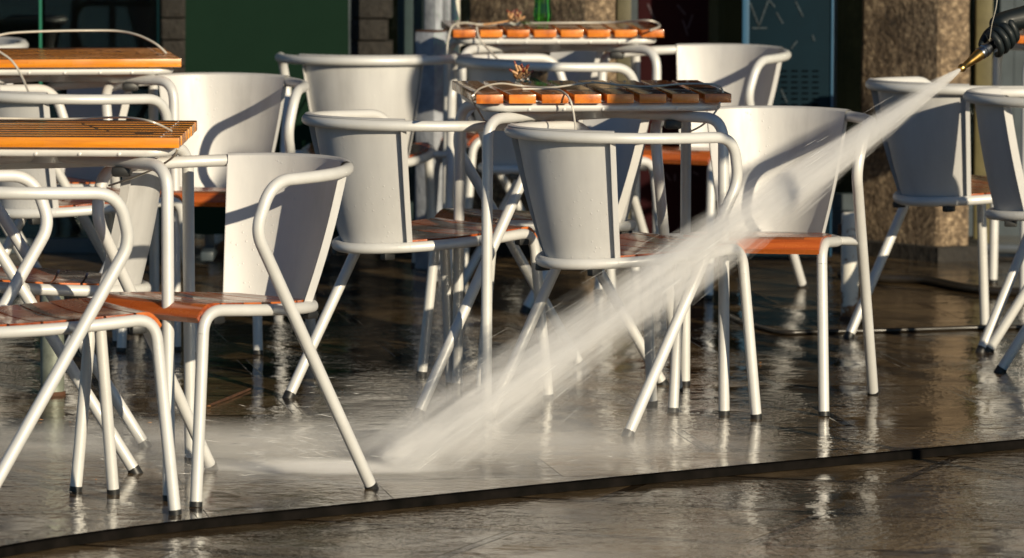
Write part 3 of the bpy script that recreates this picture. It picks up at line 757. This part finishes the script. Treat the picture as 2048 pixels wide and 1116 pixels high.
# ---------------------------------------------------------------- nozzle, gloved hand, person
TIP = atY(1920, 139, 15.15); BK = atY(1992, 84, 15.23)
ax = (BK-TIP).normalized(); Mz = Matrix.Translation(TIP) @ ax.to_track_quat('Z', 'Y').to_matrix().to_4x4()
root = empty('hose_nozzle', TIP); tag(root, 'brass hose nozzle shooting water down to the left', 'nozzle')
Mz = Matrix.Translation((0, 0, 0)) @ ax.to_track_quat('Z', 'Y').to_matrix().to_4x4()
bm = bmesh.new(); lathe(bm, [(.004, .0), (.0085, .001), (.0110, .006), (.0110, .012), (.0090, .016), (.0084, .019), (.0108, .04), (.0148, .068), (.0155, .076), (.0155, .08)], 24, Mz); obj('nozzle_tip', bm, M['brass'], root)
bm = bmesh.new(); lathe(bm, [(.0165, .0801), (.0172, .082), (.0172, .088), (.0155, .090), (.0155, .094), (.0178, .096), (.0178, .106), (.0150, .108), (.0150, .14)], 24, Mz); obj('collar', bm, M['steel'], root)
bm = bmesh.new(); tube(bm, smooth_curve([ax*.12, ax*.22, ax*.34+Vector((.03, 0, -.03)), ax*.42+Vector((.12, .05, -.2)), Vector((.75, .5, -.55)), Vector((.9, .8, -.85)), Vector((1.6, .9, -TIP.z+.012)), Vector((3.2, 1.2, -TIP.z+.012))], 10), .0115, 12); obj('hose', bm, M['hose'], root)

def skin_obj(name, verts, edges, radii, mat, parent, sub=2, rootv=0):
    me = bpy.data.meshes.new(name); me.from_pydata([tuple(v) for v in verts], edges, []); o = bpy.data.objects.new(name, me); col.objects.link(o)
    me.materials.append(mat); o.parent = parent
    m = o.modifiers.new('skin', 'SKIN'); m.use_smooth_shade = True
    for i, sv_ in enumerate(me.skin_vertices[0].data):
        r_ = radii[i]; sv_.radius = (r_, r_) if not isinstance(r_, tuple) else r_; sv_.use_root = (i == rootv)
    s_ = o.modifiers.new('sub', 'SUBSURF'); s_.levels = sub; s_.render_levels = sub
    return o
# person standing just right of the picture, holding the nozzle with a gloved hand reaching in
H = TIP+ax*.165                        # grip point
px, py = 1.97, 14.85
per = empty('person', (px, py, 0)); tag(per, 'person in dark rainwear, only the dark rubber-gloved hand gripping the brass nozzle in view', 'person')
def L_(p): return Vector(p)-Vector((px, py, 0))
k = 1.06
V = []; E_ = []; Rd = []
def add(p, r, parent_=None):
    V.append(Vector(p)); Rd.append(r)
    if parent_ is not None: E_.append((parent_, len(V)-1))
    return len(V)-1
pel = add((0, 0, .98*k), (.15, .11)); be = add((-.01, 0, 1.12*k), (.145, .105), pel); chest = add((-.03, -.01, 1.33*k), (.17, .12), be); nb = add((-.05, -.01, 1.50*k), (.085, .075), chest); hd0 = add((-.07, -.02, 1.58*k), (.055, .055), nb)
wr_w = H+Vector((.075, .03, .055)); elw = L_(wr_w+Vector((.30, -.11, .12)))
rs = add((-.08, -.19, 1.43*k), .062, chest); re_ = add(elw, .048, rs); rw = add(L_(wr_w), .034, re_)
ls = add((.02, .19, 1.42*k), .062, chest); le = add((-.05, .30, 1.15*k), .048, ls); lw_ = add((-.25, .18, 1.0*k), .034, le)
for s_ in (1, -1):
    hp = add((0, s_*.10, .92*k), .09, pel); kn = add((-.03+.05*s_, s_*.13, .50*k), .066, hp); an = add((0.02+.08*s_, s_*.15, .10*k), .048, kn); toe = add((-.16+.08*s_, s_*.17, .05), .042, an)
o = skin_obj('body', V, E_, Rd, M['cloth'], per)
# head, hood
bm = bmesh.new(); bmesh.ops.create_uvsphere(bm, u_segments=24, v_segments=16, radius=1)
for v_ in bm.verts:
    x, y, z = v_.co; fx = -.11 if x < 0 else -.105
    v_.co = Vector((-fx*x*1.0, y*.082*(1-.25*max(0, -z)), z*.125)); 
    if x < -.8 and abs(y) < .25 and -.35 < z < .15: v_.co.x -= .016*(1-abs(z+.1)*2)
for v_ in bm.verts: v_.co += Vector((-.10, -.02, 1.70*k))
o = obj('head', bm, M['skin'], per)
bm = bmesh.new(); bmesh.ops.create_uvsphere(bm, u_segments=24, v_segments=16, radius=1)
bmesh.ops.delete(bm, geom=[v_ for v_ in bm.verts if v_.co.x < -.45 and v_.co.z < .55], context='VERTS')
for v_ in bm.verts: v_.co = Vector((v_.co.x*.125-.09, v_.co.y*.10-.02, v_.co.z*.14+1.705*k))
bmesh.ops.solidify(bm, geom=bm.faces[:], thickness=.006)
obj('hood', bm, M['cloth'], per)
# glove: palm, cuff, five separate fingers curled round the grip
up = Vector((0, 0, 1)); sidev = ax.cross(up).normalized(); upv = sidev.cross(ax).normalized()   # sidev points away from the camera-ish
if sidev.y < 0: sidev = -sidev
gl_root = empty('glove', (0, 0, 0)); gl_root.parent = per; 
def g(a, b, c): return L_(H+ax*a+upv*b+sidev*c)
V = []; E_ = []; Rd = []
w0 = add(L_(wr_w+Vector((.03, .01, .012))), .036); w1 = add(L_(wr_w), .034, w0); pm = add(g(.028, .032, .012), (.036, .028), w1); kb = add(g(-.004, .034, .006), (.034, .024), pm)
skin_obj('palm', V, E_, Rd, M['glove'], gl_root)
for i in range(4):
    V = []; E_ = []; Rd = []; a_ = -.038+.0225*i; fl = (1, 1.08, 1.04, .86)[i]
    f0_ = add(g(a_+.004, .034, .004), .0105); f1_ = add(g(a_, .032*1.0, -.022), .0108, f0_); f2_ = add(g(a_-.002, .012, -.0345*fl), .0104, f1_); f3_ = add(g(a_-.002, -.012, -.032*fl), .0100, f2_); f4_ = add(g(a_+.001, -.027*fl, -.016), .0090, f3_); f5_ = add(g(a_+.002, -.030*fl, .002), .0078, f4_)
    skin_obj('finger', V, E_, Rd, M['glove'], gl_root)
V = []; E_ = []; Rd = []
t0_ = add(g(.024, .022, .022), .014); t1_ = add(g(-.008, .018, .034), .0125, t0_); t2_ = add(g(-.040, .012, .026), .0112, t1_); t3_ = add(g(-.062, .008, .014), .0095, t2_)
skin_obj('thumb', V, E_, Rd, M['glove'], gl_root)
bm = bmesh.new(); q = L_(wr_w); d = (elw-q).normalized(); Mq = Matrix.Translation(q+d*.012) @ d.to_track_quat('Z', 'Y').to_matrix().to_4x4()
lathe(bm, [(.038, 0), (.043, .01), (.046, .07), (.050, .12), (.047, .122), (.042, .07), (.036, .012)], 24, Mq); obj('cuff', bm, M['glove'], gl_root)
# grip body inside the hand
bm = bmesh.new(); lathe(bm, [(.0142, .1405), (.016, .145), (.016, .23), (.014, .235)], 20, Mz); obj('grip', bm, M['rubber'], root)
bm = bmesh.new(); tube(bm, smooth_curve([atY(1997, -40, 15.1), atY(1993, 10, 15.1), atY(1984, 48, 15.12), atY(1979, 82, 15.16)], 6), .0011, 6)
tag(obj('trigger_cord', bm, M['cable']), 'thin pale cord running down to the nozzle beside the glove', 'cord')

# ---------------------------------------------------------------- water: jet and spray mist (real volumes)
def vol_mat(name, build):
    t = NT(name); t.t.nodes.remove(t.b)
    pv = t.n('ShaderNodeVolumePrincipled'); pv.inputs['Color'].default_value = (.995, .99, .985, 1); pv.inputs['Anisotropy'].default_value = -.15
    t.l(build(t), pv.inputs['Density']); t.l(pv.outputs[0], t.out.inputs['Volume']); return t.m
END = at(780, 944, 0.0); J = END-TIP; JL = J.length; jd = J.normalized()
RJ = .14   # radius at the impact end
PJ = .64
def jet_density(t):
    tc = t.n('ShaderNodeTexCoord'); sp = t.n('ShaderNodeSeparateXYZ'); t.l(tc.outputs['Object'], sp.inputs[0])
    x, y, z = sp.outputs
    q = t.math('POWER', t.math('MAXIMUM', t.math('DIVIDE', z, JL), .0001), PJ)
    rad = t.math('ADD', t.math('MULTIPLY', q, RJ), .004)
    xn = t.math('DIVIDE', x, rad); yn = t.math('DIVIDE', y, rad)
    rr = t.math('SQRT', t.math('ADD', t.math('MULTIPLY', xn, xn), t.math('MULTIPLY', yn, yn)))
    def nz(sz, scale, detail, rough):
        cmb = t.n('ShaderNodeCombineXYZ'); t.l(xn, cmb.inputs[0]); t.l(yn, cmb.inputs[1]); t.l(t.math('MULTIPLY', z, sz), cmb.inputs[2])
        return t.noise(cmb.outputs[0], scale, detail, rough)
    n = nz(.30, 5.2, 5, .8); nb_ = nz(3.5, 1.5, 4, .65); nc = nz(1.2, 2.0, 3, .6)
    rr = t.math('ADD', rr, t.maprange(nc, .3, .7, -.30, .34))
    core = t.math('POWER', t.maprange(rr, -.1, 1.0, 1, 0), 2.4)
    st = t.math('POWER', t.maprange(n, .36, .64, .22, 1.55), 2.1)
    st2 = t.maprange(nb_, .34, .66, .5, 1.5)
    base = t.math('DIVIDE', 1.15, rad)
    return t.math('MULTIPLY', t.math('MULTIPLY', t.math('MULTIPLY', core, st), t.math('MULTIPLY', base, st2)), t.maprange(z, 0, JL, JETD*2.7, JETD*.62))
JETD = 6.5
bm = bmesh.new()
lathe(bm, [(.004+RJ*(k/14)**PJ, JL*k/14) for k in range(15)], 32)
o = obj('water_jet', bm, vol_mat('jet_water', jet_density)); o.location = TIP; o.rotation_euler = jd.to_track_quat('Z', 'Y').to_euler()
tag(o, 'white jet of water fanning from the nozzle down to the paving', 'water jet', kind='stuff')
# flying drops drawn out into thin streaks round the jet, and splashing up where it lands
rr_ = random.Random(11); bm = bmesh.new(); qj = jd.to_track_quat('Z', 'Y').to_matrix()
def streak(bm, p, d, L, r):
    tube(bm, [p-d*L/2, p, p+d*L/2], [r*.3, r, r*.3], 5)
for i in range(260):
    tt = rr_.random()**.8; a = rr_.uniform(0, 6.283); ro = min(1.25, abs(rr_.gauss(.7, .25)))
    Rr = .004+RJ*tt**PJ
    loc = TIP+qj @ Vector((math.cos(a)*ro*Rr, math.sin(a)*ro*Rr, tt*JL))
    if loc.z < .01: continue
    d = (qj @ Vector((math.cos(a)*ro*RJ*1.1, math.sin(a)*ro*RJ*1.1, JL))).normalized()
    streak(bm, loc, d, rr_.uniform(.03, .12), rr_.uniform(.00012, .00030))
for i in range(160):
    a = rr_.uniform(2.2, 4.0) if rr_.random() < .75 else rr_.uniform(0, 6.28); L = abs(rr_.gauss(0, .28)); e = abs(rr_.gauss(0, .10))
    base = Vector((END.x-.08, END.y, 0)); d = Vector((math.cos(a), math.sin(a)*.5, rr_.uniform(-.1, .35))).normalized()
    p = base+Vector((math.cos(a)*L, math.sin(a)*L*.5, .006+e*math.exp(-L*1.5)))
    streak(bm, p, d, rr_.uniform(.01, .05), rr_.uniform(.0002, .0005))
tw = NT('flying_water'); wm = tw.set(Base_Color=(.9, .9, .9), Roughness=.15, Transmission_Weight=.35, IOR=1.33)
tag(obj('flying_drops', bm, wm), 'fine drops flying off the jet and its splash', 'drops', kind='stuff')
# spray mist hugging the floor
def mist(name, c, s, dens, label, nscale, kk=1.2, rz=0.0):
    def build(t):
        tc = t.n('ShaderNodeTexCoord'); sp = t.n('ShaderNodeSeparateXYZ'); t.l(tc.outputs['Object'], sp.inputs[0])
        ln = t.n('ShaderNodeVectorMath', operation='LENGTH'); t.l(tc.outputs['Object'], ln.inputs[0])
        f = t.math('POWER', t.maprange(ln.outputs['Value'], .0, 1.0, 1, 0), kk)
        n = t.noise(t.coord(nscale), 1, 4, .6)
        return t.math('MULTIPLY', t.math('MULTIPLY', f, t.maprange(n, .35, .65, .25, 1.6)), dens)
    bm = bmesh.new(); bmesh.ops.create_uvsphere(bm, u_segments=32, v_segments=16, radius=1)
    bmesh.ops.bisect_plane(bm, geom=bm.verts[:]+bm.edges[:]+bm.faces[:], plane_co=(0, 0, .02), plane_no=(0, 0, 1), clear_inner=True)
    bmesh.ops.holes_fill(bm, edges=[e for e in bm.edges if e.is_boundary])
    o = obj(name, bm, vol_mat(name+'_water', build)); o.location = c; o.scale = s; o.rotation_euler = (0, 0, rz)
    tag(o, label, 'spray', kind='stuff')
c = at(640, 943, 0); mist('splash_mist', (c.x, c.y, .001), (.46, .17, .042), 120, 'dense white splash where the jet strikes the paving', (3, 3, 2), 3.2)
c = at(400, 915, 0); mist('spray_mist', (c.x, c.y+.1, .001), (1.5, .42, .075), 3.6, 'thin spray drifting left along the paving', (4, 3, 2), 1.0)
c = at(1000, 905, 0); mist('spray_mist', (c.x, c.y, .001), (.65, .5, .22), 1.2, 'faint haze of spray below the jet', (3, 3, 3), 1.0)
